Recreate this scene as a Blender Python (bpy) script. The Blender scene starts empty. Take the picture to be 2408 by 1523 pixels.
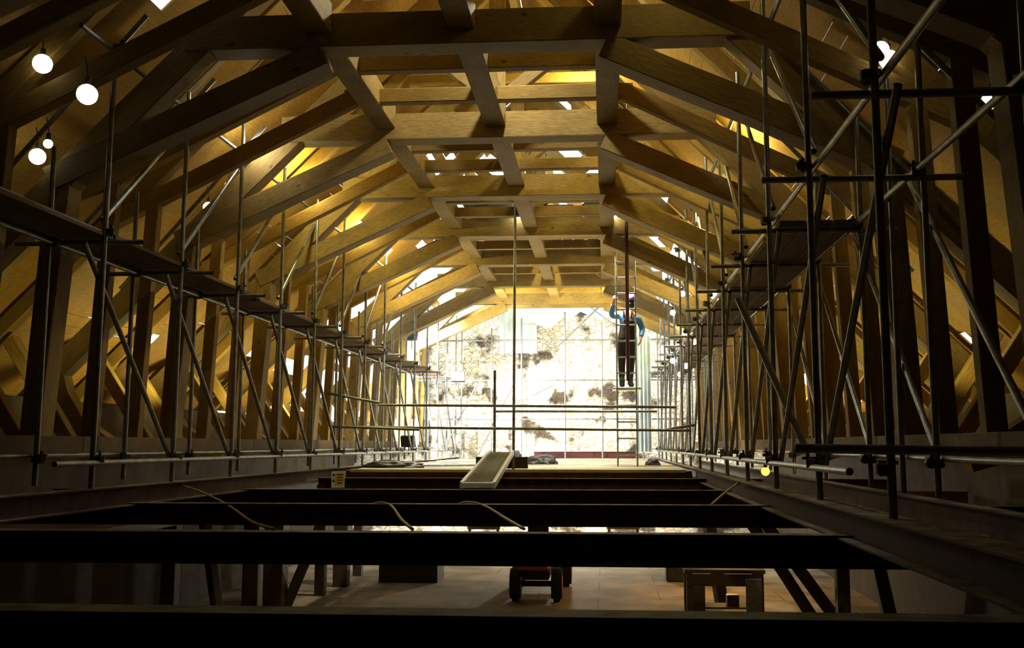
import bpy, bmesh, math, random
from mathutils import Vector, Matrix, Euler
random.seed(11)
SC = bpy.context.scene
COL = SC.collection
# ------------------------------------------------------------------ camera
F = 2340.0; CX = 1260.0; CY = 761.5; W, H = 2408, 1523
_d = Vector(((1425-CX)/F, -(1045-CY)/F, -1.0)).normalized()
_z = Vector((0, _d.z, -_d.y)).normalized()
if _z.y < 0: _z = -_z
_x = _d.cross(_z)
R3 = Matrix((_x, _d, _z))            # camera axes -> world axes
def ray(px, py): return R3 @ Vector(((px-CX)/F, -(py-CY)/F, -1.0))
def at(px, py, X=None, Y=None, Z=None):
    r = ray(px, py)
    k = X/r.x if X is not None else (Y/r.y if Y is not None else Z/r.z)
    return r*k
cam = bpy.data.cameras.new('camera'); co = bpy.data.objects.new('camera', cam); COL.objects.link(co)
cam.sensor_width = 36.0; cam.lens = F/W*36.0
cam.shift_x = (W/2-CX)/W; cam.shift_y = (CY-H/2)/W
cam.clip_start = 0.05; cam.clip_end = 300
co.matrix_world = R3.to_4x4()
SC.camera = co
XC = -1.37
# ------------------------------------------------------------------ materials
def newmat(name):
    m = bpy.data.materials.new(name); m.use_nodes = True
    nt = m.node_tree; nt.nodes.clear()
    o = nt.nodes.new('ShaderNodeOutputMaterial'); b = nt.nodes.new('ShaderNodeBsdfPrincipled')
    nt.links.new(b.outputs[0], o.inputs[0])
    return m, nt, b
def N(nt, t, **k):
    n = nt.nodes.new(t)
    for a, v in k.items(): setattr(n, a, v)
    return n
def ramp(nt, stops):
    r = N(nt, 'ShaderNodeValToRGB'); e = r.color_ramp.elements
    e[0].position, e[0].color = stops[0][0], (*stops[0][1], 1)
    e[1].position, e[1].color = stops[-1][0], (*stops[-1][1], 1)
    for p, c in stops[1:-1]:
        x = e.new(p); x.color = (*c, 1)
    return r
def plain(name, col, rough=.6, metal=0.0, bump=0.0, scale=20, var=.25, coat=0):
    m, nt, b = newmat(name)
    tc = N(nt, 'ShaderNodeTexCoord'); n = N(nt, 'ShaderNodeTexNoise'); n.inputs['Scale'].default_value = scale; n.inputs['Detail'].default_value = 4
    nt.links.new(tc.outputs['Object'], n.inputs['Vector'])
    r = ramp(nt, [(.3, tuple(c*(1-var) for c in col)), (.7, tuple(min(1, c*(1+var)) for c in col))])
    nt.links.new(n.outputs['Fac'], r.inputs['Fac']); nt.links.new(r.outputs[0], b.inputs['Base Color'])
    b.inputs['Roughness'].default_value = rough; b.inputs['Metallic'].default_value = metal
    if bump:
        bp = N(nt, 'ShaderNodeBump'); bp.inputs['Strength'].default_value = bump; bp.inputs['Distance'].default_value = .02
        nt.links.new(n.outputs['Fac'], bp.inputs['Height']); nt.links.new(bp.outputs[0], b.inputs['Normal'])
    return m
def wood(name, light, dark, rough=.7, knots=True):
    m, nt, b = newmat(name); L = nt.links
    tc = N(nt, 'ShaderNodeTexCoord'); oi = N(nt, 'ShaderNodeObjectInfo')
    off = N(nt, 'ShaderNodeVectorMath', operation='SCALE'); off.inputs[0].default_value = (37.0, 13.0, 21.0)
    L.new(oi.outputs['Random'], off.inputs['Scale'])
    ad = N(nt, 'ShaderNodeVectorMath', operation='ADD'); L.new(tc.outputs['Object'], ad.inputs[0]); L.new(off.outputs[0], ad.inputs[1])
    mp = N(nt, 'ShaderNodeMapping'); mp.inputs['Scale'].default_value = (1.2, 22, 22); L.new(ad.outputs[0], mp.inputs['Vector'])
    g = N(nt, 'ShaderNodeTexNoise'); g.inputs['Scale'].default_value = 8.0; g.inputs['Detail'].default_value = 6; g.inputs['Distortion'].default_value = .4
    L.new(mp.outputs[0], g.inputs['Vector'])
    r = ramp(nt, [(.3, dark), (.52, tuple((a+c)/2 for a, c in zip(light, dark))), (.72, light)])
    L.new(g.outputs['Fac'], r.inputs['Fac'])
    big = N(nt, 'ShaderNodeTexNoise'); big.inputs['Scale'].default_value = 1.3; big.inputs['Detail'].default_value = 3; L.new(ad.outputs[0], big.inputs['Vector'])
    br = N(nt, 'ShaderNodeMapRange'); br.inputs[1].default_value = .3; br.inputs[2].default_value = .7; br.inputs[3].default_value = .68; br.inputs[4].default_value = 1.12
    L.new(big.outputs['Fac'], br.inputs[0])
    mul = N(nt, 'ShaderNodeVectorMath', operation='SCALE'); L.new(r.outputs[0], mul.inputs[0]); L.new(br.outputs[0], mul.inputs['Scale'])
    orr = N(nt, 'ShaderNodeMapRange'); orr.inputs[3].default_value = .8; orr.inputs[4].default_value = 1.15; L.new(oi.outputs['Random'], orr.inputs[0])
    mul2 = N(nt, 'ShaderNodeVectorMath', operation='SCALE'); L.new(mul.outputs[0], mul2.inputs[0]); L.new(orr.outputs[0], mul2.inputs['Scale'])
    out = mul2.outputs[0]
    if knots:
        v = N(nt, 'ShaderNodeTexVoronoi'); v.inputs['Scale'].default_value = 2.6
        mp2 = N(nt, 'ShaderNodeMapping'); mp2.inputs['Scale'].default_value = (.7, 1.4, 1.4); L.new(ad.outputs[0], mp2.inputs['Vector']); L.new(mp2.outputs[0], v.inputs['Vector'])
        kr = N(nt, 'ShaderNodeMapRange'); kr.inputs[1].default_value = .03; kr.inputs[2].default_value = .09; kr.inputs[3].default_value = .25; kr.inputs[4].default_value = 1.0
        L.new(v.outputs['Distance'], kr.inputs[0])
        mul3 = N(nt, 'ShaderNodeVectorMath', operation='SCALE'); L.new(out, mul3.inputs[0]); L.new(kr.outputs[0], mul3.inputs['Scale']); out = mul3.outputs[0]
    L.new(out, b.inputs['Base Color']); b.inputs['Roughness'].default_value = rough
    bp = N(nt, 'ShaderNodeBump'); bp.inputs['Strength'].default_value = .25; bp.inputs['Distance'].default_value = .01
    L.new(g.outputs['Fac'], bp.inputs['Height']); L.new(bp.outputs[0], b.inputs['Normal'])
    return m
def steel(name, col, dust):
    m, nt, b = newmat(name); L = nt.links
    tc = N(nt, 'ShaderNodeTexCoord'); n = N(nt, 'ShaderNodeTexNoise'); n.inputs['Scale'].default_value = 7; n.inputs['Detail'].default_value = 6
    L.new(tc.outputs['Object'], n.inputs['Vector'])
    r = ramp(nt, [(.35, tuple(c*.55 for c in col)), (.65, tuple(c*1.5 for c in col))]); L.new(n.outputs['Fac'], r.inputs['Fac'])
    ge = N(nt, 'ShaderNodeNewGeometry'); sp = N(nt, 'ShaderNodeSeparateXYZ'); L.new(ge.outputs['Normal'], sp.inputs[0])
    th = N(nt, 'ShaderNodeMapRange'); th.inputs[1].default_value = .6; th.inputs[2].default_value = .95; L.new(sp.outputs['Z'], th.inputs[0])
    n2 = N(nt, 'ShaderNodeMapRange'); n2.inputs[1].default_value = .35; n2.inputs[2].default_value = .6; n2.inputs[3].default_value = .25; L.new(n.outputs['Fac'], n2.inputs[0])
    mu = N(nt, 'ShaderNodeMath', operation='MULTIPLY'); L.new(th.outputs[0], mu.inputs[0]); L.new(n2.outputs[0], mu.inputs[1])
    mx = N(nt, 'ShaderNodeMix', data_type='RGBA'); L.new(mu.outputs[0], mx.inputs['Factor']); L.new(r.outputs[0], mx.inputs[6]); mx.inputs[7].default_value = (*dust, 1)
    L.new(mx.outputs[2], b.inputs['Base Color']); b.inputs['Roughness'].default_value = .75
    return m
def emit(name, col, s):
    m, nt, b = newmat(name)
    b.inputs['Base Color'].default_value = (*col, 1); b.inputs['Emission Color'].default_value = (*col, 1); b.inputs['Emission Strength'].default_value = s
    return m
M = {
 'oak': wood('fresh_oak', (.46, .33, .10), (.19, .115, .026)),
 'oak3': wood('darker_oak', (.22, .145, .05), (.11, .065, .02)),  # darker brown oak for the wall plates
 'oak2': wood('rafter_oak', (.46, .31, .06), (.21, .12, .015)),
 'board': wood('softwood_boarding', (.52, .31, .04), (.26, .13, .012)),
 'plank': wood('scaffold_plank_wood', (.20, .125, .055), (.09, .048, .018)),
 'darkwood': wood('dark_timber', (.10, .065, .032), (.04, .024, .012)),
 'tube': plain('galvanised_tube', (.30, .32, .33), .38, .75, 0, 9, .3),
 'coupler': plain('coupler_steel', (.10, .085, .07), .6, .6, .3, 40),
 'steel': steel('rusty_red_oxide_steel', (.055, .018, .012), (.34, .31, .22)),
 'stone': None, 'floor': None,
 'alu': plain('aluminium', (.78, .80, .80), .4, .35, 0, 15, .08),
 'tread': plain('grey_decking', (.42, .44, .40), .7, 0, 0, 15, .2),
 'black': plain('black_rubber', (.02, .02, .022), .65, 0, .3, 30),
 'tarp': plain('black_tarpaulin', (.022, .023, .026), .45, 0, .6, 9),
 'orange': plain('orange_paint', (.75, .17, .015), .45, 0, 0, 12, .2),
 'redpaint': plain('red_oxide_paint', (.08, .012, .008), .5),
 'yellow': plain('yellow_plastic', (.66, .52, .09), .5, 0, 0, 10, .12),
 'signy': plain('sign_yellow', (.60, .50, .05), .5, 0, 0, 30, .1),
 'white': plain('white_paint', (.75, .76, .74), .5, 0, 0, 20, .06),
 'ink': plain('black_ink', (.02, .02, .02), .6),
 'sheet': plain('pale_sheeting', (.62, .74, .80), .4, 0, .2, 3, .12),
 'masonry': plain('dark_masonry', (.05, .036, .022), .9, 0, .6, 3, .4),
 'blue': plain('blue_cotton', (.10, .28, .62), .85, 0, .4, 25, .25),
 'dungaree': plain('dark_work_cloth', (.018, .016, .016), .9, 0, .3, 25),
 'skin': plain('skin', (.50, .27, .17), .6, 0, 0, 20, .1),
 'helmet': plain('violet_helmet', (.15, .09, .36), .35, 0, 0, 20, .1),
 'hair': plain('dark_hair', (.03, .018, .012), .8),
 'greyboard': plain('grey_board', (.28, .31, .32), .7),
 'bulb': emit('lit_bulb', (1.0, .93, .72), 2.5),
 'bulbfar': emit('lit_bulb_cool', (1.0, .97, .86), 20),
 'flood': emit('lit_flood_glass', (1.0, .98, .9), 30),
 'warm': emit('lit_warm_bulb', (1.0, .42, .06), 2.4),
}
def stone_mat():
    m, nt, b = newmat('rubble_stone'); L = nt.links
    tc = N(nt, 'ShaderNodeTexCoord'); mp = N(nt, 'ShaderNodeMapping'); mp.inputs['Scale'].default_value = (1, 1, 1.9); L.new(tc.outputs['Object'], mp.inputs[0])
    v = N(nt, 'ShaderNodeTexVoronoi', feature='DISTANCE_TO_EDGE'); v.inputs['Scale'].default_value = 4.6; L.new(mp.outputs[0], v.inputs['Vector'])
    v2 = N(nt, 'ShaderNodeTexVoronoi'); v2.inputs['Scale'].default_value = 4.6; L.new(mp.outputs[0], v2.inputs['Vector'])
    ns = N(nt, 'ShaderNodeTexNoise'); ns.inputs['Scale'].default_value = 1.0; ns.inputs['Detail'].default_value = 5; L.new(tc.outputs['Object'], ns.inputs['Vector'])
    hs = N(nt, 'ShaderNodeSeparateColor'); L.new(v2.outputs['Color'], hs.inputs[0])
    c = ramp(nt, [(.0, (.66, .58, .40)), (.45, (.86, .81, .68)), (1, (.93, .91, .84))]); L.new(hs.outputs[0], c.inputs[0])
    jt = ramp(nt, [(.015, (.25, .17, .08)), (.06, (1, 1, 1))]); L.new(v.outputs['Distance'], jt.inputs[0])
    hole = ramp(nt, [(.40, (.05, .03, .015)), (.47, (1, 1, 1))]); L.new(ns.outputs['Fac'], hole.inputs[0])
    m1 = N(nt, 'ShaderNodeMix', data_type='RGBA', blend_type='MULTIPLY'); m1.inputs[0].default_value = .8; L.new(c.outputs[0], m1.inputs[6]); L.new(jt.outputs[0], m1.inputs[7])
    m2 = N(nt, 'ShaderNodeMix', data_type='RGBA', blend_type='MULTIPLY'); m2.inputs[0].default_value = .92; L.new(m1.outputs[2], m2.inputs[6]); L.new(hole.outputs[0], m2.inputs[7])
    L.new(m2.outputs[2], b.inputs['Base Color']); b.inputs['Roughness'].default_value = .9
    bp = N(nt, 'ShaderNodeBump'); bp.inputs['Strength'].default_value = .6; bp.inputs['Distance'].default_value = .05; L.new(v.outputs['Distance'], bp.inputs['Height']); L.new(bp.outputs[0], b.inputs['Normal'])
    return m
M['stone'] = stone_mat()
def floor_mat():
    m, nt, b = newmat('dusty_floor_sheets'); L = nt.links
    tc = N(nt, 'ShaderNodeTexCoord')
    br = N(nt, 'ShaderNodeTexBrick'); br.offset = .5; br.inputs['Scale'].default_value = 1; br.inputs['Brick Width'].default_value = 2.4; br.inputs['Row Height'].default_value = 1.2
    br.inputs['Mortar Size'].default_value = .012; br.inputs['Color1'].default_value = (.38, .29, .165, 1); br.inputs['Color2'].default_value = (.31, .235, .13, 1); br.inputs['Mortar'].default_value = (.12, .1, .06, 1)
    L.new(tc.outputs['Object'], br.inputs['Vector'])
    n = N(nt, 'ShaderNodeTexNoise'); n.inputs['Scale'].default_value = 1.1; n.inputs['Detail'].default_value = 7; L.new(tc.outputs['Object'], n.inputs['Vector'])
    r = ramp(nt, [(.35, (.45, .45, .45)), (.65, (1.1, 1.1, 1.1))]); L.new(n.outputs['Fac'], r.inputs[0])
    mx = N(nt, 'ShaderNodeMix', data_type='RGBA', blend_type='MULTIPLY'); mx.inputs[0].default_value = 1; L.new(br.outputs[0], mx.inputs[6]); L.new(r.outputs[0], mx.inputs[7])
    L.new(mx.outputs[2], b.inputs['Base Color']); b.inputs['Roughness'].default_value = .85
    return m
M['floor'] = floor_mat()
M['deck'] = wood('pale_deck_boards', (.86, .80, .64), (.66, .57, .40), .75, False)
# ------------------------------------------------------------------ object helpers
CNT = {}
def link(o, parent=None):
    COL.objects.link(o)
    if parent is not None: o.parent = parent
    return o
def tag(o, label=None, cat=None, group=None, kind=None):
    if label: o['label'] = label
    if cat: o['category'] = cat
    if group: o['group'] = group
    if kind: o['kind'] = kind
    return o
def empty(name, loc, label=None, cat=None, group=None, kind=None):
    o = bpy.data.objects.new(name, None); o.location = loc; o.empty_display_size = .1; COL.objects.link(o)
    return tag(o, label, cat, group, kind)
def place(o, mw, parent):
    if parent is not None:
        o.parent = parent
        o.matrix_basis = Matrix.Translation(-parent.location) @ mw if not parent.parent else parent.matrix_basis.inverted() @ (Matrix.Translation(-parent.parent.location) @ mw)
    else: o.matrix_basis = mw
def finish(bm, name, mat, mw=Matrix(), parent=None, smooth=False):
    me = bpy.data.meshes.new(name)
    bmesh.ops.recalc_face_normals(bm, faces=bm.faces)
    bm.to_mesh(me); bm.free()
    mats = mat if isinstance(mat, (list, tuple)) else [mat]
    for x in mats: me.materials.append(x)
    if smooth:
        for p in me.polygons: p.use_smooth = True
    o = bpy.data.objects.new(name, me); COL.objects.link(o); place(o, mw, parent)
    return o
def frame(p0, p1, up=Vector((0, 0, 1))):
    p0 = Vector(p0); p1 = Vector(p1); x = (p1-p0).normalized(); up = Vector(up)
    if abs(x.dot(up)) > .98: up = Vector((0, 1, 0)) if abs(x.y) < .9 else Vector((1, 0, 0))
    y = up.cross(x).normalized(); z = x.cross(y)
    m = Matrix((x, y, z)).transposed().to_4x4(); m.translation = (p0+p1)/2
    return m, (p1-p0).length
def boxbm(sx, sy, sz, bev=0.0, bm=None, loc=(0, 0, 0), rot=None):
    own = bm is None
    if own: bm = bmesh.new()
    r = bmesh.ops.create_cube(bm, size=1); vs = r['verts']
    bmesh.ops.scale(bm, verts=vs, vec=(sx, sy, sz))
    if bev and own: bmesh.ops.bevel(bm, geom=bm.edges[:], offset=bev, segments=1, affect='EDGES')
    if not own:
        if rot is not None: bmesh.ops.rotate(bm, verts=vs, cent=(0, 0, 0), matrix=rot)
        bmesh.ops.translate(bm, verts=vs, vec=loc)
    return bm
def box(name, c, s, mat, parent=None, bev=.004, rz=0):
    return finish(boxbm(*s, bev), name, mat, Matrix.Translation(c) @ Matrix.Rotation(rz, 4, 'Z'), parent)
def beam(name, p0, p1, h, w, mat, parent=None, up=(0, 0, 1), bev=.008, wob=0):
    m, L = frame(p0, p1, up)
    bm = boxbm(L, w, h, bev)
    if wob:
        for v in bm.verts:
            v.co.y += random.uniform(-wob, wob); v.co.z += random.uniform(-wob, wob)
    return finish(bm, name, mat, m, parent)
def cyl(bm, p0, p1, r, n=10, r2=None):
    p0 = Vector(p0); p1 = Vector(p1); m, L = frame(p0, p1)
    mm = m @ Matrix.Rotation(math.pi/2, 4, 'Y')
    bmesh.ops.create_cone(bm, cap_ends=True, segments=n, radius1=r, radius2=r if r2 is None else r2, depth=L, matrix=mm)
def tube(name, p0, p1, parent=None, mat=None, r=.0242, n=10):
    m, L = frame(p0, p1); bm = bmesh.new()
    bmesh.ops.create_cone(bm, cap_ends=False, segments=n, radius1=r, radius2=r, depth=L, matrix=Matrix.Rotation(math.pi/2, 4, 'Y'))
    # hollow ends: inner ring wall
    bmesh.ops.create_cone(bm, cap_ends=True, segments=n, radius1=r*.82, radius2=r*.82, depth=L-.05, matrix=Matrix.Rotation(math.pi/2, 4, 'Y'))
    for f in bm.faces: f.smooth = len(f.verts) == 4
    me = bpy.data.meshes.new(name); bm.to_mesh(me); bm.free(); me.materials.append(mat or M['tube'])
    o = bpy.data.objects.new(name, me); COL.objects.link(o); place(o, m, parent); return o
def copy_obj(o, parent=None):
    c = o.copy(); COL.objects.link(c); c.parent = parent; return c
def copy_tree(o, parent=None):
    c = copy_obj(o, parent)
    for ch in [x for x in bpy.data.objects if x.parent == o] if False else list(KIDS(o)): copy_tree(ch, c)
    return c
def KIDS(o): return o.children
def curve(name, pts, r, mat, parent=None, n=8, sub=6):
    P = [Vector(p) for p in pts]; Q = []
    for i in range(len(P)-1):
        a, b, c, d = P[max(i-1, 0)], P[i], P[i+1], P[min(i+2, len(P)-1)]
        for k in range(sub):
            t = k/sub; Q.append(.5*((2*b)+(c-a)*t+(2*a-5*b+4*c-d)*t*t+(3*b-a-3*c+d)*t**3))
    Q.append(P[-1]); bm = bmesh.new(); rings = []
    for i, q in enumerate(Q):
        d = (Q[min(i+1, len(Q)-1)]-Q[max(i-1, 0)]).normalized(); u = Vector((0, 0, 1)) if abs(d.z) < .9 else Vector((1, 0, 0))
        e = d.cross(u).normalized(); f = d.cross(e)
        rings.append([bm.verts.new(q+e*r*math.cos(2*math.pi*k/n)+f*r*math.sin(2*math.pi*k/n)) for k in range(n)])
    for a, b in zip(rings, rings[1:]):
        for k in range(n): bm.faces.new((a[k], a[(k+1) % n], b[(k+1) % n], b[k]))
    bm.faces.new(rings[0]); bm.faces.new(rings[-1])
    return finish(bm, name, mat, Matrix(), parent, True)
ORD = ['nearest', 'second', 'third', 'fourth', 'fifth', 'sixth', 'seventh', 'eighth', 'ninth', 'tenth', 'eleventh', 'twelfth', 'thirteenth', 'fourteenth', 'fifteenth', 'sixteenth', 'seventeenth', 'eighteenth', 'nineteenth', 'twentieth', 'twenty-first', 'twenty-second', 'twenty-third', 'twenty-fourth', 'twenty-fifth']
# ------------------------------------------------------------------ main roof trusses
TY = [9.36+3*i for i in range(-1, 7)]            # 6.36 ... 27.36
ZC = 3.88
def U(s, u): return XC + s*u
def main_truss(Y):
    t = empty('roof_truss', (XC, Y, 0))
    beam('collar_beam', (U(-1, 2.78), Y, ZC+.17), (U(1, 2.78), Y, ZC+.17), .34, .30, M['oak'], t, wob=.004)
    for s in (-1, 1):
        beam('rafter', (U(s, 2.62), Y, 4.0), (U(s, 5.75), Y, .87), .28, .24, M['oak'], t, wob=.004)
        beam('upper_rafter', (U(s, 2.70), Y, 3.92), (U(s, .02), Y, 6.6), .24, .22, M['oak'], t)
        beam('arch_brace', (U(s, 1.38), Y-.01, 3.83), (U(s, 4.12), Y-.01, 2.60), .26, .27, M['oak'], t, wob=.004)
        # post below the arch brace, slightly leaning, tapered
        m, L = frame((U(s, 4.0), Y, 2.72), (U(s, 4.15), Y, .08), (s, 0, 0)); bm = boxbm(L, .26, .24, .01)
        for v in bm.verts:
            if v.co.x > 0: v.co.z *= .82
        finish(bm, 'post', M['oak'], m, t)
        # knee brace: curved piece from rafter foot back to the plate
        knee(t, s, Y)
    beam('king_post', (XC+.0, Y, 4.2), (XC+.0, Y, 6.62), .2, .2, M['oak'], t, up=(1, 0, 0))
    for s in (-1, 1):
        beam('strut', (U(s, .06), Y, 4.42), (U(s, 1.28), Y, 5.42), .16, .14, M['oak'], t)
    return t
def knee(t, s, Y, w=.2, d=.26):
    pts = [(5.72, 1.02), (5.60, .62), (5.34, .22), (4.98, -.02), (4.62, -.12)]
    bm = bmesh.new(); ring = []
    for i, (u, z) in enumerate(pts):
        a = Vector(pts[max(i-1, 0)]); b = Vector(pts[min(i+1, len(pts)-1)]); n = (b-a).normalized(); n = Vector((-n.y, n.x))
        r = []
        for du, dy in ((-1, -1), (1, -1), (1, 1), (-1, 1)):
            r.append(bm.verts.new((s*(u+n.x*du*d/2), dy*w/2, z+n.y*du*d/2)))
        ring.append(r)
    for a, b in zip(ring, ring[1:]):
        for k in range(4): bm.faces.new((a[k], a[(k+1) % 4], b[(k+1) % 4], b[k]))
    bm.faces.new(ring[0]); bm.faces.new(ring[-1])
    finish(bm, 'knee_brace', M['oak'], Matrix.Translation((XC, Y, 0)), t)
proto = main_truss(TY[0])
trusses = [proto]
for Y in TY[1:]:
    c = copy_tree(proto); c.location.y = Y; trusses.append(c)
for i, t in enumerate(trusses):
    lab = ['oak roof truss closest to the viewer, arms passing the top corners', 'dark oak roof truss whose thick collar spans the top edge', 'oak truss with pale well lit collar below the top one', 'oak truss with third collar down, braced in yellow light',
           'oak truss with fourth collar down, boards stacked on top', 'oak truss with fifth collar down, shaded by boards', 'oak truss with sixth collar down, in front of the bright gable', 'bright yellow lowest oak truss, last before the stone gable'][i]
    tag(t, lab, 'roof truss', 'main oak roof trusses', 'thing')
    t.name = 'roof_truss'
# ------------------------------------------------------------------ common frames between the trusses
def common(Y):
    t = empty('rafter_frame', (XC, Y, 0))
    beam('collar', (U(-1, 1.72), Y, 4.13), (U(1, 1.72), Y, 4.13), .17, .13, M['oak2'], t)
    for s in (-1, 1):
        beam('arm', (U(s, 1.62), Y, 4.12), (U(s, 4.62), Y, 2.62), .19, .14, M['oak2'], t, wob=.003)
        beam('rafter', (U(s, .03), Y, 7.17), (U(s, 6.62), Y, .58), .18, .13, M['oak2'], t)
        m, L = frame((U(s, 4.02), Y, 2.86), (U(s, 4.14), Y, .08), (s, 0, 0)); finish(boxbm(L, .13, .15, .006), 'post', M['oak2'], m, t)
        beam('foot_brace', (U(s, 5.72), Y, 1.25), (U(s, 4.85), Y, -.05), .16, .13, M['oak2'], t)
    beam('upper_collar', (U(-1, 1.55), Y, 5.45), (U(1, 1.55), Y, 5.45), .16, .11, M['oak2'], t)
    return t
cp = common(7.36); fr = [cp]
FY = [y for T in TY[:-1] for y in (T+1, T+2)] + [28.36, 29.36]
for Y in FY[1:]:
    c = copy_tree(cp); c.location.y = Y; fr.append(c)
    if Y > 18:                        # the far roof is still open: upper timbers not up yet
        for ch in list(c.children):
            k = ch.name.split('.')[0]
            if k == 'upper_collar' or (k == 'rafter' and (Y > 21.5 or int(round(Y-.36)) % 3 == 2)): bpy.data.objects.remove(ch)
wh = ['nearest', 'second', 'third', 'fourth', 'fifth', 'sixth', 'seventh', 'last']
for i, t in enumerate(fr):
    k = i//2; first = i % 2 == 0
    tag(t, f"slender oak rafter frame, {'first' if first else 'second'} behind the {wh[k]} main truss", 'rafter frame', 'slender rafter frames between the trusses', 'thing')
# ------------------------------------------------------------------ purlins between trusses
pn = {-1: 'left', 0: 'middle', 1: 'right'}
for j, (a, b) in enumerate(zip(TY, TY[1:])):
    for k in (-1, 0, 1):
        x = XC + k*1.42
        o = beam('purlin', (x, a+.15, 4.17), (x, b-.15, 4.17), .30, .26, M['oak'])
        # purlins run just below the slender collars (notched over them)
        tag(o, f"{pn[k]} square oak purlin joining the {wh[j]} and {wh[j+1]} truss collars", 'purlin', 'square purlins between the collars', 'thing')
# ridge beam
tag(beam('ridge_beam', (XC, 6.0, 6.9), (XC, 30, 6.9), .3, .12, M['oak']), 'long oak ridge beam under the roof peak', 'beam', None, 'thing')
# ------------------------------------------------------------------ roof boarding (ceiling) with gaps
def sarking(s, name):
    bm = bmesh.new(); n = Vector((s, 0, 1)).normalized()
    u0 = 0.0; pitch = .205*math.sqrt(.5)
    k = 0
    uz = 7.40
    while True:
        u = .02 + k*pitch*1.0
        if u > 6.9: break
        y = -3.0
        while y < 29.5:
            L = random.choice((1, 2, 2, 3))
            y1 = min(y+L, 29.9) if y > 2 else y+3
            p = .0
            if y > 6: p = .008
            if y > 9.5: p = .02
            if y > 13: p = .04
            if y > 18: p = .10
            if y > 21.5 or (y > 18.4 and u < 2.6): p = .95
            if y > 23.5: p = .93
            if random.random() >= p:
                c = Vector((s*(u+pitch/2), (y+y1)/2, uz-u-pitch/2)) + n*random.uniform(0, .004)
                rot = Matrix.Rotation(s*math.radians(45), 3, 'Y')
                boxbm(.212 if random.random() < (.97 if y < 12 else .86) else .185, y1-y-.006, .022, 0, bm, c, rot)
            elif y < 18:
                g = random.uniform(.15, .4); y0_, y = y, y+g
                c = Vector((s*(u+pitch/2), (y+y1)/2, uz-u-pitch/2)); boxbm(.212, y1-y-.006, .022, 0, bm, c, Matrix.Rotation(s*math.radians(45), 3, 'Y'))
            y = y1
        k += 1
    o = finish(bm, name, M['board'], Matrix.Translation((XC, 0, 0)))
    # grain runs along Y: rotate texture by building in swapped space is unnecessary, noise is stretched per board
    return tag(o, None, None, None, 'structure')
M['sark'] = wood('sarking_boards', (.52, .31, .04), (.26, .13, .012), .75, False)
for nd in M['sark'].node_tree.nodes:
    if nd.type == 'MAPPING': nd.inputs['Scale'].default_value = (22, .9, 22)
M['board'] = M['sark']
sarking(-1, 'ceiling_left'); sarking(1, 'ceiling_right')
# ------------------------------------------------------------------ walls, plates, floors
for s, nm in ((-1, 'left'), (1, 'right')):
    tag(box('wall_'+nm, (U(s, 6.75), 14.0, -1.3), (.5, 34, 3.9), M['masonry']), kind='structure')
    tag(box('floor_gallery_'+nm, (U(s, 5.45), 13.5, -1.02), (2.1, 21, .12), M['darkwood']), kind='structure')
    # wall plate in lengths
    y = 5.0; i = 0
    while y < 30:
        L = 5.0
        o = beam('wall_plate', (U(s, 4.16), y, .0), (U(s, 4.16), y+L-.01, .0), .17, .3, M['oak3'])
        tag(o, f"brown oak wall plate length under the {nm} posts, {ORD[i]} from the viewer", 'wall plate', 'wall plates under the posts', 'thing'); y += L; i += 1
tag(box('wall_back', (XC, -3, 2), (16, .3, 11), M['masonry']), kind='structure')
tag(box('floor', (XC, 14, -3.1), (13.6, 36, .2), M['floor']), kind='structure')
# gable wall: stone with broken top edge and niche
bm = bmesh.new(); prof = []
random.seed(5)
top = []
x = -6.6
while x <= 6.6:
    z = min(7.6-abs(x)-.3, 3.9+.25*math.sin(x*2.1)+random.uniform(-.12, .12)); top.append((x, z)); x += .3
vs0 = [bm.verts.new((x, 0, z)) for x, z in top]; b0 = [bm.verts.new((x, 0, -3.0)) for x, z in top]
for i in range(len(top)-1): bm.faces.new((vs0[i], vs0[i+1], b0[i+1], b0[i]))
r = bmesh.ops.extrude_face_region(bm, geom=bm.faces[:]); bmesh.ops.translate(bm, verts=[g for g in r['geom'] if isinstance(g, bmesh.types.BMVert)], vec=(0, .7, 0))
tag(finish(bm, 'wall_gable', M['stone'], Matrix.Translation((XC, 31.2, 0))), kind='structure')
# bright deck at the far half of the hall
def deck(name, x0, x1, y0, y1, z):
    bm = bmesh.new(); x = x0
    y = y0
    while y < y1:
        boxbm(x1-x0, .22, .05, 0, bm, ((x0+x1)/2 + random.uniform(-.02, .02), y+.11, z-.025+random.uniform(-.006, .006))); y += .225
    return tag(finish(bm, name, M['deck']), kind='structure')
deck('floor_deck', -4.4, 1.36, 17.15, 31.1, -.42)
tag(beam('edge_beam', (-4.5, 17.2, -.51), (1.45, 17.2, -.51), .13, .1, M['steel']), 'dark red brown fascia beam under the edge of the bright deck', 'beam', None, 'thing')
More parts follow.
